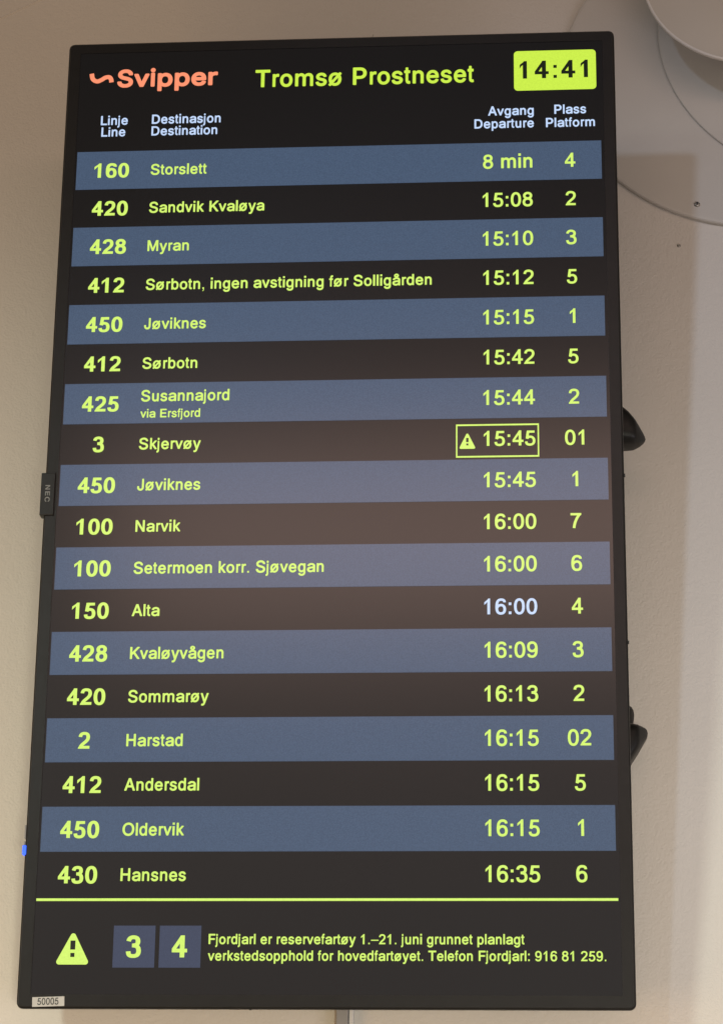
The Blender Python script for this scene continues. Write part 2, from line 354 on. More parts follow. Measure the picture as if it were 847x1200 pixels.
    'Rd': '239,-14 209,-9 179,1 136,26 96,65 78,91 64,119 43,184 35,249 38,321 53,392 71,434 86,460 111,490 139,515 184,540 239,553 279,553 330,540 372,511 377,512 379,690 382,705 390,713 402,718 480,717 494,707 499,690 497,16 488,3 475,-2 405,-2 395,1 387,8 377,32 343,6 320,-5 274,-15|266,104 290,105 310,111 332,125 345,139 359,161 370,191 381,266 373,341 362,372 350,394 336,412 317,424 297,432 274,435 234,429 219,423 198,407 180,379 170,357 158,289 158,249 163,211 181,159 198,134 216,119 237,108',
    'Re': '269,-14 222,-7 164,17 133,39 93,81 66,129 51,171 43,214 40,279 48,339 67,397 99,450 134,486 174,514 217,530 262,538 302,538 347,530 395,511 436,482 468,447 492,404 508,357 516,304 516,241 509,224 490,215 179,215 169,212 176,176 196,141 222,118 252,105 297,100 329,105 344,111 369,128 391,164 410,177 490,157 506,141 508,131 500,109 480,74 455,45 422,20 382,1 347,-9 307,-15|173,329 377,328 384,329 386,334 370,377 347,403 312,420 274,423 239,416 202,392 178,357 171,337',
    'Rf': '99,0 83,10 77,25 77,416 71,422 35,424 19,434 14,449 14,509 19,522 30,530 71,533 76,537 81,619 94,662 112,688 132,707 160,722 180,728 210,728 251,713 261,700 262,682 251,627 245,614 228,606 193,610 183,602 176,574 176,539 183,533 231,532 247,522 252,507 252,446 247,434 236,425 183,422 176,416 174,18 167,7 155,0',
    'Rg': '252,-219 217,-215 182,-205 149,-191 123,-174 90,-141 71,-114 61,-91 64,-79 74,-68 126,-36 144,-30 162,-37 197,-80 227,-97 252,-102 287,-102 322,-96 352,-80 372,-54 378,-26 380,29 375,29 342,6 312,-6 282,-12 239,-12 179,3 139,26 113,49 88,79 71,109 56,147 45,189 40,237 40,279 45,327 53,362 71,409 98,455 131,491 162,512 182,522 224,535 282,538 330,526 377,496 387,520 400,529 478,530 494,520 499,502 499,-36 493,-71 470,-127 443,-160 412,-184 377,-202 335,-214 292,-220|251,107 287,105 305,109 322,116 343,132 359,154 370,179 381,237 378,307 370,342 357,372 341,394 327,405 305,416 279,421 239,416 217,405 204,394 179,354 171,332 163,292 163,227 179,167 204,129 227,114',
    'Rh': '86,1 70,11 65,29 65,692 70,707 86,717 161,718 179,711 187,694 189,517 194,516 232,538 267,550 292,553 347,550 385,538 418,519 448,489 468,459 483,419 491,372 491,26 484,9 465,0 395,0 382,5 375,14 371,29 371,336 365,377 352,404 334,422 312,432 274,435 242,427 218,412 199,384 191,359 188,341 188,31 185,16 177,5 164,0',
    'Ri': '49,0 173,0 173,523 49,523|49,606 173,606 173,727 49,727',
    'Rj': '5,-209 -9,-201 -16,-186 -15,-111 -11,-101 -3,-94 30,-86 36,-74 41,-46 42,504 49,519 63,527 119,528 136,518 142,499 143,-66 140,-91 122,-146 92,-184 76,-196 55,-204 28,-210|83,566 63,576 41,599 32,624 32,657 43,687 63,708 83,717 98,718 121,710 139,692 152,664 155,634 145,602 129,581 103,567',
    'Rk': '88,1 72,11 67,29 67,692 72,707 88,717 161,718 179,711 187,692 189,359 194,359 213,379 362,544 377,548 460,548 473,544 483,534 486,522 476,504 301,309 496,39 501,24 494,9 478,0 387,0 372,5 222,209 209,220 191,205 188,196 188,29 184,14 176,5 164,0',
    'Rl': '49,0 173,0 173,718 49,718',
    'Rm': '86,1 70,11 65,29 65,502 69,517 76,525 91,530 166,530 182,519 192,496 219,515 261,532 289,538 324,538 359,530 387,517 437,471 482,508 522,527 570,538 607,538 640,532 678,519 705,500 733,472 756,432 769,379 769,29 765,14 758,5 743,0 673,0 660,4 650,14 646,29 646,334 643,367 635,392 622,405 600,417 567,423 532,417 510,405 493,387 482,357 481,29 477,14 467,4 455,0 382,0 366,6 358,16 356,29 356,354 353,374 342,397 329,408 312,417 279,423 244,415 222,403 204,382 194,357 190,334 190,29 186,14 179,5 166,0',
    'Rn': '86,1 70,11 65,29 65,499 69,517 76,525 89,530 161,530 179,520 189,498 219,517 249,530 287,538 322,538 367,530 402,515 438,484 463,454 476,427 488,382 491,357 491,31 487,14 480,5 467,0 405,0 385,4 374,14 371,29 371,327 367,354 359,382 342,403 319,417 282,423 249,417 219,400 201,377 191,352 188,332 188,29 184,14 177,5 164,0',
    'Ro': '244,-13 189,1 156,17 114,51 79,94 53,148 40,198 35,243 38,306 47,354 58,389 73,419 95,452 133,489 159,507 212,530 257,538 299,538 344,530 395,510 432,483 475,434 498,391 515,334 521,293 521,228 510,168 490,115 461,70 425,34 387,9 339,-8 309,-14|256,103 292,101 312,105 337,116 354,129 372,153 382,173 392,206 398,248 392,316 382,349 370,374 354,393 339,406 317,417 287,423 239,417 219,407 199,390 174,346 160,286 163,216 171,183 181,160 196,138 214,120 237,107',
    'Rp': '79,-206 63,-196 58,-179 58,499 61,514 69,525 82,530 152,530 162,527 170,519 179,493 216,520 259,535 314,538 364,527 411,502 451,465 478,427 499,377 512,322 517,249 509,174 496,127 478,84 451,45 409,6 369,-15 324,-27 271,-27 226,-14 201,1 184,17 179,17 178,-179 175,-191 167,-202 154,-207|268,92 296,90 319,95 339,105 356,120 373,147 382,169 395,232 392,304 382,344 369,372 360,387 341,405 319,416 296,420 274,420 249,415 218,394 202,372 189,342 178,284 181,207 196,154 211,127 229,108',
    'Rr': '98,1 82,11 77,28 77,499 80,514 88,525 101,530 161,530 176,525 191,508 218,525 246,535 266,538 313,535 327,524 332,512 332,439 327,424 318,417 308,413 266,418 233,410 210,392 193,359 190,339 190,31 187,16 178,5 166,0',
    'Rs': '224,-14 186,-9 143,3 113,18 93,33 69,56 47,89 32,134 35,149 45,159 57,164 130,177 141,174 149,166 165,131 181,116 214,103 261,100 299,108 324,124 335,144 334,166 327,177 307,189 158,229 124,244 103,258 72,289 57,313 47,354 46,389 57,429 72,457 97,484 127,507 153,520 196,533 231,538 277,538 339,525 370,511 393,494 419,469 435,445 455,399 453,384 443,374 428,369 360,356 342,366 322,399 307,413 272,425 239,425 211,420 182,402 172,382 177,359 186,349 214,335 360,297 387,284 415,265 443,234 456,209 464,181 464,136 456,104 445,81 431,61 390,23 350,3 307,-9 264,-15',
    'Rt': '184,-7 149,1 116,20 92,49 80,74 69,129 69,427 63,433 28,437 19,445 14,457 14,520 17,532 30,546 63,549 68,553 70,645 77,660 93,669 146,669 164,662 172,643 174,553 179,549 232,546 243,537 248,525 248,460 243,445 227,434 179,433 173,427 173,151 176,124 181,114 194,110 224,114 234,110 244,99 257,21 253,11 242,2 219,-5',
    'Ru': '235,-14 180,-2 134,25 116,44 96,71 79,114 71,151 68,186 68,492 71,507 82,519 97,523 167,523 180,518 187,509 191,494 192,171 203,139 222,116 252,103 287,103 312,108 338,124 357,149 366,174 369,194 369,492 371,507 380,518 393,523 460,523 473,520 485,509 489,494 489,24 486,9 478,-2 465,-7 395,-7 377,3 367,25 335,4 297,-9 265,-15',
    'Rv': '209,1 193,11 183,31 14,477 8,497 12,509 22,519 37,523 113,523 123,519 131,512 245,196 252,189 370,512 378,519 391,523 466,523 479,519 488,512 492,502 490,484 311,16 302,5 290,0',
    'Ry': '93,-213 60,-203 52,-196 47,-186 66,-108 75,-97 85,-92 133,-96 152,-88 172,-53 186,0 13,487 11,497 15,509 25,519 45,523 113,523 123,519 134,509 245,183 252,174 368,509 378,519 391,523 464,523 477,519 489,504 488,487 288,-75 268,-123 238,-165 222,-182 196,-199 148,-214',
    'Rø': '92,-22 77,-15 43,14 31,26 28,36 36,57 73,102 56,140 43,183 35,236 35,281 40,324 51,365 67,403 86,435 107,459 142,491 183,514 218,527 279,535 319,532 375,517 415,499 458,541 471,545 486,540 530,501 537,483 532,471 492,420 507,385 525,327 530,289 530,231 517,160 504,127 484,89 462,62 425,28 385,5 349,-7 301,-15 241,-12 185,3 147,22 110,-18|260,102 299,101 332,109 352,121 376,147 393,183 403,228 404,286 397,309 387,303 230,120 229,115 233,110|165,216 173,215 194,238 323,387 334,403 333,408 322,413 291,419 256,416 233,409 202,387 180,352 167,312 161,274 161,241',
    'Rå': '225,-14 177,-7 130,9 92,34 69,56 48,89 36,129 36,179 45,209 54,227 73,249 94,267 115,278 157,295 215,308 386,329 394,339 390,367 376,388 348,402 315,408 280,408 245,401 213,386 195,373 172,343 155,338 67,361 56,369 51,384 58,402 75,428 112,466 155,491 214,512 213,517 187,534 162,559 144,590 136,632 142,660 154,688 185,721 225,744 268,756 313,756 363,741 396,721 426,688 441,652 444,622 433,580 417,557 393,534 373,520 371,515 426,495 451,482 474,466 507,427 522,392 530,344 530,19 522,4 509,-4 423,-5 405,4 393,28 351,4 315,-7 268,-15|241,99 280,98 313,103 336,111 361,125 378,143 391,166 394,184 393,218 386,220 250,202 208,192 182,178 171,159 172,139 177,126 200,109|277,600 303,600 323,611 328,620 329,632 322,647 308,655 290,659 273,655 259,647 252,635 252,620 260,609',
    'B0': '270,-19 214,-11 161,11 122,41 80,100 53,166 37,239 32,295 32,401 40,469 57,540 85,600 111,638 151,674 194,697 250,710 301,710 355,699 400,676 432,651 467,605 493,552 511,487 521,413 524,330 519,252 503,173 479,108 459,74 422,32 380,3 327,-14|264,105 286,104 304,110 322,128 340,161 361,226 371,327 368,411 355,489 342,527 329,553 310,578 291,586 265,586 253,583 225,552 211,524 201,492 190,446 185,396 185,295 199,206 217,156 229,133 245,114',
    'B1': '231,1 227,11 227,542 223,546 218,543 167,499 73,402 69,411 69,535 75,543 221,648 276,709 372,710 377,707 378,699 378,6 375,1 369,0',
    'B2': '30,1 26,9 37,67 42,74 60,85 73,125 96,166 154,230 289,347 324,385 351,428 362,484 356,532 346,562 326,578 296,586 241,586 206,573 193,552 179,491 40,505 35,512 41,555 62,610 92,651 114,670 149,689 201,705 239,710 303,710 363,699 413,679 448,654 461,641 479,615 498,575 508,527 511,486 508,451 500,413 478,360 433,298 394,259 257,140 246,125 256,121 500,120 504,112 503,4 492,0',
    'B3': '252,-19 212,-17 157,-6 124,6 90,27 63,57 48,85 35,128 27,183 33,189 174,199 178,194 189,120 199,113 220,107 255,104 303,107 328,113 349,128 359,153 365,201 359,254 346,290 328,305 308,313 280,318 225,321 220,325 218,330 217,441 222,445 252,445 295,453 313,460 328,470 333,479 334,489 334,532 328,562 316,577 288,586 240,586 217,580 197,565 179,512 172,506 43,534 35,537 32,542 45,585 62,618 88,652 121,676 151,692 197,705 232,710 290,710 353,699 409,674 429,658 448,638 471,598 485,540 485,482 474,439 444,388 480,345 498,310 513,244 516,196 508,133 494,92 475,62 444,31 409,9 358,-9 310,-17',
    'B4': '292,0 288,8 287,158 277,161 31,162 27,170 27,279 284,663 292,690 312,707 319,710 432,710 437,706 438,699 439,286 445,280 518,280 525,276 526,167 520,161 447,161 440,157 438,8 435,0|175,281 277,280 287,283 286,441 279,437 239,380 175,289',
    'B5': '252,-19 212,-17 156,-7 119,8 98,21 78,37 55,68 42,96 32,135 27,170 33,178 172,189 177,185 183,143 192,115 222,105 280,102 315,109 338,122 353,145 362,180 365,217 356,282 343,315 334,327 320,336 283,345 242,340 226,329 216,302 209,298 146,315 86,323 68,329 120,692 124,696 136,698 477,697 481,684 481,585 477,578 257,575 251,558 239,471 245,465 273,467 328,462 376,449 422,426 464,387 477,369 495,334 508,292 513,260 516,212 513,175 505,133 491,96 475,68 449,40 424,21 384,1 341,-12 305,-17',
    'B6': '276,-19 210,-11 174,-1 146,12 102,47 70,92 49,148 34,234 31,274 34,428 47,517 65,575 95,628 121,655 150,676 205,699 265,710 329,710 379,702 415,692 450,674 482,648 499,623 512,590 515,555 509,523 498,521 369,547 363,552 366,570 346,581 321,586 270,586 235,574 219,557 199,507 192,461 197,459 238,470 288,475 341,470 390,456 439,426 467,398 479,380 493,355 506,317 517,259 520,216 517,171 509,125 499,98 476,57 448,28 410,6 377,-7 326,-17|264,105 316,107 344,117 354,130 365,173 368,214 365,254 352,310 334,338 321,345 298,351 281,351 255,345 226,327 204,297 186,249 194,186 213,133 232,114',
    'B8': '266,-19 210,-12 164,2 120,26 82,61 59,94 40,138 32,181 32,234 40,277 54,312 76,345 112,383 76,434 58,484 55,540 63,578 74,603 107,648 135,671 169,689 194,699 230,707 304,710 368,697 396,685 419,671 456,641 473,618 489,588 500,545 499,530 494,522 500,509 496,476 478,431 443,386 491,330 509,295 522,242 524,199 520,156 506,113 481,70 458,44 411,11 376,-4 319,-17|262,105 289,104 307,107 340,122 358,146 369,178 372,206 369,236 358,269 335,295 302,308 256,308 235,303 217,292 196,267 186,229 186,183 193,156 202,138 225,116|265,454 289,453 314,460 332,471 343,489 346,502 346,532 343,552 328,572 309,583 286,586 245,583 224,570 212,550 208,507 215,482 238,461',
    'LS': '274,-14 219,-5 169,12 126,36 86,70 59,107 38,157 30,205 38,227 64,241 169,238 187,222 201,179 216,161 259,139 306,131 374,136 421,156 447,187 452,207 449,227 432,247 397,265 214,317 164,338 116,370 83,403 58,450 50,488 50,536 63,586 88,628 114,657 156,688 201,709 259,725 319,730 391,725 441,712 483,694 516,672 552,638 579,598 594,558 597,516 589,495 564,482 466,484 448,498 434,537 417,558 376,578 334,585 274,579 236,563 211,533 208,513 211,495 231,475 266,458 419,416 476,394 549,348 574,320 599,275 610,220 607,174 593,127 567,84 529,46 486,19 426,-4 386,-12',
    'Lv': '234,1 217,10 206,26 8,484 5,501 10,516 22,529 39,535 134,535 159,522 169,506 281,234 287,228 412,521 438,535 533,535 548,530 565,509 563,484 363,21 352,8 335,0',
    'Li': '89,0 70,10 60,33 60,539 70,559 89,569 175,570 197,559 207,536 207,30 197,10 178,0|117,584 92,593 66,613 49,644 45,679 56,714 81,743 112,757 142,760 175,750 206,724 222,692 222,651 209,621 180,595 150,583',
    'Lp': '74,-189 54,-177 45,-154 45,502 49,519 59,532 76,540 164,540 186,532 204,513 266,541 314,548 376,545 454,521 506,485 535,454 569,397 584,354 595,276 592,219 582,166 561,115 532,71 496,35 444,3 401,-12 344,-20 289,-17 241,-4 206,14 203,6 202,-157 196,-173 186,-184 171,-190|308,121 356,126 394,148 419,183 435,244 432,304 414,357 399,378 376,394 331,408 286,404 248,387 218,349 203,291 203,239 208,211 228,164 261,134',
    'Le': '273,-14 227,-6 172,13 119,48 87,81 61,120 39,172 28,225 28,306 41,366 65,419 94,460 132,494 175,521 227,540 283,548 350,545 398,535 443,516 486,488 519,454 552,399 567,353 575,288 573,230 561,215 541,206 200,206 193,200 202,180 225,151 255,134 283,126 325,123 358,129 382,140 398,152 423,188 441,196 461,196 544,176 561,157 565,135 548,97 532,74 501,43 463,18 423,1 373,-12|200,343 393,342 403,346 392,371 366,394 338,405 303,410 260,402 237,391 207,364 199,351',
    'Lr': '74,1 55,11 45,33 45,502 49,519 59,532 79,540 171,540 204,520 274,545 346,548 374,542 387,532 395,512 395,434 385,412 364,401 306,404 256,395 226,378 209,349 205,329 205,36 201,21 191,8 174,0',
    'M1': '216,1 213,11 212,537 209,540 204,538 146,487 105,404 101,414 101,529 121,577 206,641 258,702 353,703 358,700 359,692 359,6 356,1 350,0',
    'M4': '284,0 280,8 279,156 269,159 29,160 25,168 25,276 277,659 285,684 299,697 312,703 419,703 425,699 426,692 426,283 432,277 515,277 522,274 523,166 517,160 434,159 427,156 426,8 422,0|170,278 269,277 279,281 279,441 272,438 246,401 171,288',
    'M:': '78,0 198,0 198,120 78,120|78,400 198,400 198,520 78,520',
}
_gl = {}


def glyph(ch, face):
    """faces of one letter, as (vertices, triangles)"""
    key = face + ch
    if key not in _gl:
        cont = [[Vector((float(a), float(b), 0)) for a, b in (q.split(',') for q in l.split())] for l in GLYPHS[key].split('|')]
        area = [sum(p.x * q.y - q.x * p.y for p, q in zip(l, l[1:] + l[:1])) for l in cont]
        box_ = [(min(p.x for p in l), min(p.y for p in l), max(p.x for p in l), max(p.y for p in l)) for l in cont]

        def inside(i, j):
            a, b = box_[i], box_[j]
            return i != j and a[0] >= b[0] and a[1] >= b[1] and a[2] <= b[2] and a[3] <= b[3]
        vs, fs = [], []
        for j, l in enumerate(cont):          # each solid outline with the holes it contains
            if any(inside(j, k) and area[j] * area[k] < 0 for k in range(len(cont))):
                continue
            part = [l] + [cont[k] for k in range(len(cont)) if inside(k, j) and area[j] * area[k] < 0]
            n0 = len(vs)
            vs += [p for q in part for p in q]
            fs += [tuple(v + n0 for v in t) for t in tessellate_polygon(part)]
        _gl[key] = (vs, fs)
    return _gl[key]


def ink_width(s, tbl, gap=0.0):
    adv = sum(tbl[c][0] for c in s) / 1000 + gap * (len(s) - 1)
    return adv - tbl[s[0]][1] / 1000 - (tbl[s[-1]][0] - tbl[s[-1]][3]) / 1000


def text_bm(s, em, em_y, face='R', tbl=REG, gap=0.0, align='L'):
    """flat lettering in (x, z) with its ink starting at x = 0 on the baseline z = 0"""
    bm = bmesh.new()
    w = ink_width(s, tbl, gap) * em
    x = -tbl[s[0]][1] / 1000 * em - {'L': 0, 'C': w / 2, 'R': w}[align]
    for c in s:
        t = tbl[c]
        if len(t) > 1:
            vs, fs = glyph(c, face)
            pts = [bm.verts.new((x + v.x / 1000 * em, 0, v.y / 1000 * em_y)) for v in vs]
            for f in fs:
                if len(set(f)) == 3:
                    bm.faces.new([pts[i] for i in f])
        x += t[0] / 1000 * em + gap * em
    return bm


YB, YT = -0.0004, -0.0008                   # coloured fields and lettering, just proud of the black panel


def text(name, s, u, v, em, parent, m, face='R', gap=0.0, align='L', ky=1.05, y=YT, label=None):
    bm = text_bm(s, em, em * ky, face, {'R': REG, 'M': REG, 'B': BOLD, 'L': LOGO}[face], gap, align)
    for p in bm.verts:
        p.co = Vector((p.co.x + u, y, p.co.z + v))
    bm.normal_update()
    for f in bm.faces:
        if f.normal.y > 0:
            f.normal_flip()
    o = obj(name, bm, m, parent)
    if label:
        o['label'] = label
    return o


# ------------------------------------------------------------------ the wall
bm = bmesh.new()
box(bm, -4.5, 4.5, YW, YW + 0.2, 0.0, 6.0)
wall = obj('wall', bm, M_wall)
wall['kind'] = 'structure'

# ------------------------------------------------------------------ the display
disp = thing('departure_display', 'tall black framed screen listing bus departures in lime lettering on blue and black rows', 'display', DISP)
OX0, OX1, OZ0, OZ1 = -0.35, 0.35, -0.616, 0.616
IX0, IX1, IZ0, IZ1 = -0.3338, 0.3348, -0.6000, 0.6010

bm = bmesh.new()
R0 = 0.0075


def ring(inset, y, r):
    return [(p[0], y, p[1]) for p in rounded_rect(OX0 + inset, OX1 - inset, OZ0 + inset, OZ1 - inset, max(r, 0.0005))]


inner = [(p[0], -0.0008, p[1]) for p in rounded_rect(IX0, IX1, IZ0, IZ1, 0.0012)]
inner2 = [(p[0], 0.003, p[1]) for p in rounded_rect(IX0, IX1, IZ0, IZ1, 0.0012)]
loops(bm, [ring(0.0035, 0.0115, R0 - .003), ring(0.0006, 0.0095, R0), ring(0.0, 0.0042, R0), ring(0.0005, 0.0016, R0 - .0005),
           ring(0.0021, 0.0002, R0 - .002), ring(0.0028, -0.0008, R0 - .0028), inner, inner2])
bez = obj('bezel', bm, M_case, disp)
bm = bmesh.new()
loops(bm, [ring(0.006, 0.0105, 0.006), ring(0.012, 0.040, 0.008), ring(0.030, 0.060, 0.01), ring(0.045, 0.072, 0.01)], True, True)
obj('back_cover', bm, M_case, disp)

bm = bmesh.new()
box(bm, IX0 - .001, IX1 + .001, 0.0, 0.01, IZ0 - .001, IZ1 + .001)
scr = obj('screen', bm, M_scr, disp)

PITCH = 0.05276
RC0 = 0.43385
rows = [('160', 'Storslett', '8 min', '4'), ('420', 'Sandvik Kvaløya', '15:08', '2'), ('428', 'Myran', '15:10', '3'),
        ('412', 'Sørbotn, ingen avstigning før Solligården', '15:12', '5'), ('450', 'Jøviknes', '15:15', '1'),
        ('412', 'Sørbotn', '15:42', '5'), ('425', 'Susannajord', '15:44', '2'), ('3', 'Skjervøy', '15:45', '01'),
        ('450', 'Jøviknes', '15:45', '1'), ('100', 'Narvik', '16:00', '7'), ('100', 'Setermoen korr. Sjøvegan', '16:00', '6'),
        ('150', 'Alta', '16:00', '4'), ('428', 'Kvaløyvågen', '16:09', '3'), ('420', 'Sommarøy', '16:13', '2'),
        ('2', 'Harstad', '16:15', '02'), ('412', 'Andersdal', '16:15', '5'), ('450', 'Oldervik', '16:15', '1'),
        ('430', 'Hansnes', '16:35', '6')]
for i, (num, dest, tm, pl) in enumerate(rows):
    c = RC0 - PITCH * i
    if i % 2 == 0:
        bm = bmesh.new()
        slab(bm, [(-0.3315, c - PITCH / 2), (0.3308, c - PITCH / 2), (0.3308, c + PITCH / 2), (-0.3315, c + PITCH / 2)], YB)
        obj('row_band', bm, M_band, scr)
    text('line_number', num, -0.2863, c - 0.0104, 0.0283, scr, M_lime, face='B', align='C', ky=1.0)
    if i == 6:
        text('destination', dest, -0.2363, c + 0.0019, 0.01975, scr, M_lime)
        text('via_note', 'via Ersfjord', -0.2363, c - 0.0193, 0.0149, scr, M_lime)
    else:
        text('destination', dest, -0.2364, c - 0.0078, 0.01975, scr, M_lime)
    text('departure_time', tm, 0.2446, c - 0.0094, 0.0263, scr, M_head if i == 11 else M_lime, align='R',
         label='pale blue white departure time' if i == 11 else None)
    text('platform_number', pl, 0.2916, c - 0.0094, 0.0263, scr, M_lime, align='C')

# frame and warning sign of the delayed departure
bm = bmesh.new()
for a, b, d, e in ((0.1491, 0.2490, 0.0812, 0.0832), (0.1491, 0.2490, 0.0406, 0.0426), (0.1491, 0.1508, 0.0426, 0.0812), (0.2473, 0.2490, 0.0426, 0.0812)):
    slab(bm, [(a, d), (b, d), (b, e), (a, e)], YT)
obj('time_frame', bm, M_lime, scr)


def round_poly(pts, r, n=6):
    out = []
    m = len(pts)
    for i in range(m):
        p, a, b = Vector(pts[i]), Vector(pts[i - 1]), Vector(pts[(i + 1) % m])
        d1, d2 = (a - p).normalized(), (b - p).normalized()
        half = d1.angle(d2) / 2
        t = r / math.tan(half)
        cc = p + (d1 + d2).normalized() * (r / math.sin(half))
        s, e = p + d1 * t - cc, p + d2 * t - cc
        ang = s.angle_signed(e) if hasattr(s, 'angle_signed') else 0
        for k in range(n + 1):
            v = s.copy()
            v.rotate(Matrix.Rotation(-ang * k / n, 2))
            out.append((cc.x + v.x, cc.y + v.y))
    return out


def warning(cx, z0, w, h, parent):
    bm = bmesh.new()
    slab(bm, round_poly([(cx - w / 2, z0), (cx + w / 2, z0), (cx, z0 + h)], w * 0.075), YT)
    o = obj('warning_symbol', bm, [M_lime, M_ink], parent)
    me = o.data
    bm = bmesh.new()
    bm.from_mesh(me)
    s = w / 0.0395
    for a, b, d, e in ((-.0028, .0028, .0165, .0265), (-.0023, .0023, .0083, .0128)):
        slab(bm, [(cx + a * s, z0 + d * s), (cx + b * s, z0 + d * s), (cx + b * s, z0 + e * s), (cx + a * s, z0 + e * s)], YT - .0003, mi=1)
    bm.to_mesh(me)
    bm.free()
    return o


warning(0.1628, 0.0518, 0.0205, 0.0215, scr)
warning(-0.2878, -0.5663, 0.0405, 0.0390, scr)

# heading
text('station_title', 'Tromsø Prostneset', -0.1067, 0.5462, 0.0329, scr, M_limet)
for s, u, v in (('Linje', -0.3033, 0.4975), ('Line', -0.3020, 0.4812), ('Destinasjon', -0.2377, 0.4977), ('Destination', -0.2377, 0.4812)):
    text('column_heading', s, u, v, 0.01735, scr, M_head)
for s, u, v in (('Avgang', 0.2470, 0.4982), ('Departure', 0.2470, 0.4805)):
    text('column_heading', s, u, v, 0.01725, scr, M_head, align='R')
for s, u, v in (('Plass', 0.2928, 0.4985), ('Platform', 0.2928, 0.4802)):
    text('column_heading', s, u, v, 0.01715, scr, M_head, align='C')
bm = bmesh.new()
slab(bm, rounded_rect(0.2226, 0.3262, 0.5327, 0.5887, 0.005), YB)
clk = obj('clock_panel', bm, M_limet, scr)
text('clock_digits', '14:41', 0.2729, 0.5492, 0.0355, scr, M_ink, face='M', gap=0.055, align='C', ky=1.0)

# operator's name and wave
name = 'Svipper'
em = (0.2847 - 0.1550) / ink_width(name, LOGO)
text('operator_name', name, -0.2847, 0.5509, em, scr, M_coral, face='L', ky=1.0)
bm = bmesh.new()
ctrl = [(-0.3183, 0.5715), (-0.3165, 0.5638), (-0.3111, 0.5603), (-0.3055, 0.5622), (-0.3003, 0.5655), (-0.2955, 0.5659), (-0.2930, 0.5630), (-0.2922, 0.5585)]
P = [Vector(p) for p in ctrl]


def catmull(P, n=8):
    out = []
    for i in range(len(P) - 1):
        p0, p1, p2, p3 = P[max(i - 1, 0)], P[i], P[i + 1], P[min(i + 2, len(P) - 1)]
        for k in range(n):
            t = k / n
            out.append(0.5 * ((2 * p1) + (p2 - p0) * t + (2 * p0 - 5 * p1 + 4 * p2 - p3) * t * t + (3 * p1 - p0 - 3 * p2 + p3) * t ** 3))
    out.append(P[-1].copy())
    return out


C_ = catmull(P)
L_, R_ = [], []
for i, p in enumerate(C_):
    d = (C_[min(i + 1, len(C_) - 1)] - C_[max(i - 1, 0)]).normalized()
    nrm = Vector((-d.y, d.x)) * 0.0029
    L_.append(p + nrm)
    R_.append(p - nrm)
vl = [bm.verts.new((p.x, YT, p.y)) for p in L_]
vr = [bm.verts.new((p.x, YT, p.y)) for p in R_]
for i in range(len(vl) - 1):
    bm.faces.new((vl[i], vr[i], vr[i + 1], vl[i + 1]))
obj('operator_wave', bm, M_coral, scr)

# footer
bm = bmesh.new()
slab(bm, [(-0.3329, -0.4938), (0.3322, -0.4938), (0.3322, -0.4908), (-0.3329, -0.4908)], YT)
obj('divider_line', bm, M_lime, scr)
for x0, x1, d in ((-0.2414, -0.1935, '3'), (-0.1885, -0.1408, '4')):
    bm = bmesh.new()
    slab(bm, [(x0, -0.5696), (x1, -0.5696), (x1, -0.5220), (x0, -0.5220)], YB)
    obj('platform_tile', bm, M_tile, scr)
    text('tile_digit', d, (x0 + x1) / 2 - 0.0004, -0.5581, 0.0352, scr, M_lime, face='B', align='C', ky=1.0)
text('notice_line', 'Fjordjarl er reservefartøy 1.–21. juni grunnet planlagt', -0.1321, -0.5430, 0.01545, scr, M_lime)
text('notice_line', 'verkstedsopphold for hovedfartøyet. Telefon Fjordjarl: 916 81 259.', -0.1323, -0.5617, 0.01540, scr, M_lime)

# maker's badge on the left edge, its lettering reading downwards
bm = bmesh.new()
box(bm, -0.3541, -0.3368, -0.0030, 0.012, -0.0268, 0.0275, 0.0009, 2)
badge = obj('maker_badge', bm, M_badge, disp)
tb = bmesh.new()
NEC = {'N': (800, 40, 0, 760, 718), 'E': (740, 60, 0, 690, 718), 'C': (760, 30, 0, 740, 718)}
tb = text_bm('NEC', 0.0100, 0.0082, 'R', NEC, 0.0, 'C')
for p in tb.verts:
    x, z = p.co.x, p.co.z
    p.co = Vector((-0.3483 + z, -0.0033, 0.0006 - x))
obj('badge_lettering', tb, M_badge_txt, badge)

# status light and grey port cover beside it
bm = bmesh.new()
box(bm, -0.3524, -0.3480, -0.0012, 0.010, -0.4398, -0.4292, 0.0003)
obj('status_light', bm, M_led, disp)
bm = bmesh.new()
box(bm, -0.3513, -0.3495, 0.0012, 0.010, -0.4205, -0.4050, 0.0003)
box(bm, -0.3513, -0.3495, 0.0012, 0.010, -0.4283, -0.4240, 0.0003)
obj('sensor_window', bm, M_grey, disp)
# small joints in the frame's outer edge
for x, z, w, h in ((0.3501, 0.0170, 0.0011, 0.0016), (0.3501, -0.190, 0.0011, 0.0016), (-0.083, -0.6152, 0.0014, 0.0011)):
    bm = bmesh.new()
    box(bm, x - w, x + w, 0.002, 0.007, z - h, z + h, 0.0003)
    obj('frame_clip', bm, M_hole, disp)

# number label on the lower left corner
bm = bmesh.new()
slab(bm, [(-0.3310, -0.6142), (-0.2942, -0.6130), (-0.2946, -0.6022), (-0.3314, -0.6034)], -0.0015, 0.0006)
lab = obj('number_label', bm, M_label, disp)
tb = text_bm('50005', 0.0090, 0.0112)
rot = math.radians(1.7)
for p in tb.verts:
    x, z = p.co.x, p.co.z
    p.co = Vector((-0.3252 + x * math.cos(rot) - z * math.sin(rot), -0.0017, -0.6121 + x * math.sin(rot) + z * math.cos(rot)))
obj('label_lettering', tb, M_label_txt, lab)

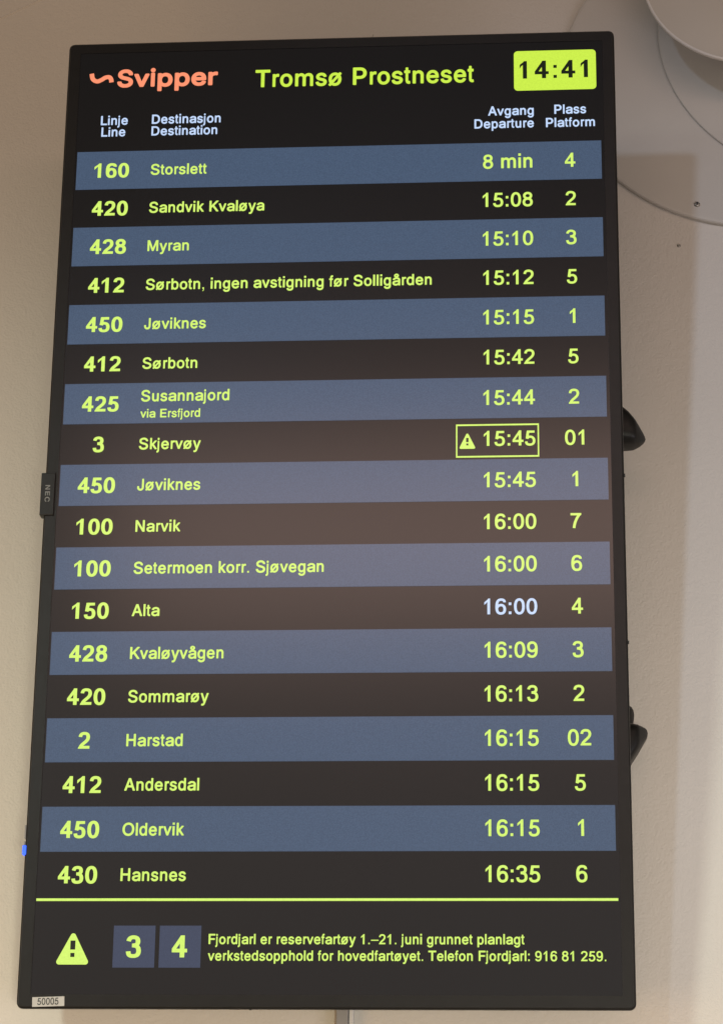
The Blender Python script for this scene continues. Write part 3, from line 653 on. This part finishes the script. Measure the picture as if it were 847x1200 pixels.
# lint caught on the frame's top edge
for cx, n, sp_ in ((-0.118, 26, 0.006), (0.005, 8, 0.0025), (0.038, 8, 0.002)):
    bm = bmesh.new()
    for k in range(n):
        x = cx + rnd.gauss(0, sp_)
        h = abs(rnd.gauss(0, 0.0030)) + 0.001
        tube(bm, [(x, 0.010 + rnd.uniform(-.003, .01), 0.6155), (x + rnd.uniform(-.002, .002), 0.012, 0.616 + h * .6),
                  (x + rnd.uniform(-.004, .004), 0.012, 0.616 + h)], 0.00028, 4)
    obj('lint', bm, M_dust, disp)

# ------------------------------------------------------------------ wall bracket behind the display
brk = thing('wall_bracket', 'black wall bracket behind the screen with rounded pointed ends poking out at its right edge', 'bracket', DISP)


def wall_y(z):
    return 0.165 + 0.138 * z


for z in (0.12, -0.28):
    bm = bmesh.new()
    box(bm, -0.22, 0.22, 0.0735, wall_y(z) - 0.012, z - 0.02, z + 0.02, 0.003)
    obj('rail', bm, M_case, brk)
    bm = bmesh.new()
    box(bm, 0.20, 0.335, 0.075, 0.090, z - 0.018, z + 0.010, 0.003)
    obj('arm', bm, M_case, brk)


def fin(name, tops, bots, depth, x_in, yc=0.075, sh=3.6):
    """an end cap grown along x: its height follows tops / bots, its depth narrows to the tip"""
    def lerp(L, x):
        for (xa, za), (xb, zb) in zip(L, L[1:]):
            if xa <= x <= xb:
                t = (x - xa) / (xb - xa) if xb > xa else 0
                return za + (zb - za) * t
        return L[-1][1]
    tip = tops[-1][0]
    n = 26
    rings = []
    for k in range(n + 1):
        q = math.sin(0.5 * math.pi * k / n)
        x = x_in + (tip - x_in) * q
        zt, zb = lerp(tops, x), lerp(bots, x)
        hz, cz = max((zt - zb) / 2, 0.0003), (zt + zb) / 2
        hy = depth * (0.25 + 0.75 * min(1, hz / 0.016)) * math.sqrt(max(0.02, 1 - q ** 6))
        r = []
        for j in range(28):
            a = 2 * math.pi * j / 28
            ca, sa = math.cos(a), math.sin(a)
            r.append((x, yc + hy * math.copysign(abs(ca) ** (2 / sh), ca), cz + hz * math.copysign(abs(sa) ** (2 / sh), sa)))
        rings.append(r)
    bm = bmesh.new()
    loops(bm, rings, True, True)
    return obj(name, bm, M_fin, brk, smooth=True)


fin('end_cap', [(0.318, 0.140), (0.337, 0.1355), (0.3512, 0.1279), (0.3584, 0.1216), (0.3655, 0.1124), (0.3716, 0.1034), (0.3766, 0.0954), (0.3789, 0.0912), (0.3796, 0.0880)],
    [(0.318, 0.0775), (0.3501, 0.0775), (0.3637, 0.0783), (0.3731, 0.0812), (0.3775, 0.0840), (0.3790, 0.0862), (0.3796, 0.0880)], 0.026, 0.318)
fin('end_cap', [(0.318, -0.264), (0.3527, -0.2722), (0.366, -0.2756), (0.3705, -0.2771), (0.3725, -0.2790), (0.3731, -0.2825)],
    [(0.318, -0.375), (0.3516, -0.3212), (0.3630, -0.3035), (0.3718, -0.2894), (0.3729, -0.2855), (0.3731, -0.2825)], 0.026, 0.318)
fin('end_cap', [(0.318, -0.240), (0.3513, -0.2426), (0.3560, -0.2455), (0.3578, -0.2490), (0.3586, -0.2545)],
    [(0.318, -0.278), (0.3542, -0.2727), (0.3568, -0.2665), (0.3582, -0.2610), (0.3586, -0.2545)], 0.014, 0.318, yc=0.098)
bm = bmesh.new()
box(bm, -0.12, 0.12, YW - 0.008, YW - 0.0003, Z0 - 0.40, Z0 + 0.25, 0.002)
pl = obj('wall_plate', bm, M_case)
pl.parent = brk
pl.matrix_parent_inverse = DISP.inverted()

# ------------------------------------------------------------------ cable trunking on the wall below the display
tr = thing('cable_trunking', 'narrow grey cable trunking with a paler strip, running down the wall below the screen', 'trunking', Matrix.Translation((0.017, YW, Z0 - 0.2)))
bm = bmesh.new()
box(bm, -0.0080, 0.0060, -0.016, -0.0003, -2.6, 0.0, 0.001)
obj('channel', bm, M_trunk, tr)
bm = bmesh.new()
box(bm, 0.0066, 0.0118, -0.014, -0.0003, -2.6, 0.0, 0.001)
obj('strip', bm, M_strip, tr)

# ------------------------------------------------------------------ round fitting at the upper right
CX, CZ = 0.540, Z0 + 0.720
fit = thing('round_wall_fitting', 'large pale round wall fitting of overlapping discs and a rimmed dish, upper right corner', 'wall fitting', Matrix.Translation((CX, YW, CZ)))
N = 128


def circ(r, y, cx=0.0, cz=0.0):
    return [(cx + r * math.cos(2 * math.pi * k / N), y, cz + r * math.sin(2 * math.pi * k / N)) for k in range(N)]


bm = bmesh.new()
loops(bm, [circ(0.2500, -0.0003), circ(0.2525, -0.0016), circ(0.2530, -0.0062), circ(0.2520, -0.0082), circ(0.2490, -0.0090), circ(0.05, -0.0092)], False, True)
obj('base_plate', bm, M_fit, fit)
BX, BZ = 0.133, 0.060                       # a second disc laid over the first, off to the right
bm = bmesh.new()
loops(bm, [circ(0.2525, -0.0098, BX, BZ), circ(0.2535, -0.0104, BX, BZ), circ(0.2535, -0.0126, BX, BZ), circ(0.2525, -0.0136, BX, BZ), circ(0.05, -0.0138, BX, BZ)], True, True)
obj('cover_plate', bm, M_fit, fit)
DX, DZ, DR, DH = -0.003, 0.086, 0.1410, 0.100   # the round dish standing off the plates
bm = bmesh.new()
loops(bm, [circ(0.030, -0.0095, DX, DZ), circ(0.030, -DH + 0.020, DX, DZ), circ(0.060, -DH + 0.014, DX, DZ), circ(DR - 0.004, -DH + 0.010, DX, DZ), circ(DR - 0.0015, -DH + 0.006, DX, DZ)], False, False)
obj('dish', bm, M_fit, fit, smooth=True)
bm = bmesh.new()
loops(bm, [circ(DR - 0.0018, -DH + 0.0075, DX, DZ), circ(DR - 0.0003, -DH + 0.0050, DX, DZ), circ(DR, -DH + 0.0024, DX, DZ), circ(DR - 0.0008, -DH + 0.0004, DX, DZ),
           circ(DR - 0.0020, -DH, DX, DZ), circ(DR - 0.0032, -DH + 0.0006, DX, DZ)])
obj('rim', bm, M_rim, fit, smooth=True)
bm = bmesh.new()
loops(bm, [circ(DR - 0.0031, -DH + 0.0008, DX, DZ), circ(DR - 0.012, -DH + 0.0012, DX, DZ), circ(0.10, -DH - 0.003, DX, DZ), circ(0.06, -DH - 0.0055, DX, DZ), circ(0.02, -DH - 0.0068, DX, DZ)], False, True)
obj('dish_face', bm, M_cover, fit, smooth=True)


def screw(parent, x, z, y, r, dark):
    bm = bmesh.new()
    n = 16
    def c_(rr, yy):
        return [(x + rr * math.cos(2 * math.pi * k / n), yy, z + rr * math.sin(2 * math.pi * k / n)) for k in range(n)]
    loops(bm, [c_(r, y + .0005), c_(r, y - r * .25), c_(r * .75, y - r * .5), c_(r * .35, y - r * .6), c_(r * .3, y - r * .2)], False, True)
    return bm


bm = screw(fit, -0.0775, -0.2195, -0.0092, 0.0040, True)
sc = obj('screw', bm, M_steel, fit, smooth=True)
bm = bmesh.new()
bmesh.ops.create_circle(bm, cap_ends=True, segments=12, radius=0.0013, matrix=Matrix.Translation((-0.0772, -0.0118, -0.2185)) @ Matrix.Rotation(math.pi / 2, 4, 'X'))
obj('screw_socket', bm, M_hole, sc)

bm = screw(None, 0, 0, 0, 0.0026, False)
ws = obj('wall_screw', bm, M_steel, smooth=True)
ws.location = (0.437, YW, Z0 + 0.442)
tag(ws, 'tiny bare screw head in the plaster below the round fitting\'s lower edge', 'screw')

# faint raised joint in the plaster at the upper left
bm = bmesh.new()
tube(bm, [(-0.62, YW + 0.0006, Z0 + 0.775), (-0.55, YW + 0.0006, Z0 + 0.822), (-0.512, YW + .0006, Z0 + 0.846), (-0.456, YW + .0006, Z0 + 0.878), (-0.38, YW + .0006, Z0 + 0.917), (-0.2, YW + .0006, Z0 + 0.99)], 0.0018, 8)
obj('plaster_joint', bm, M_wall, wall)
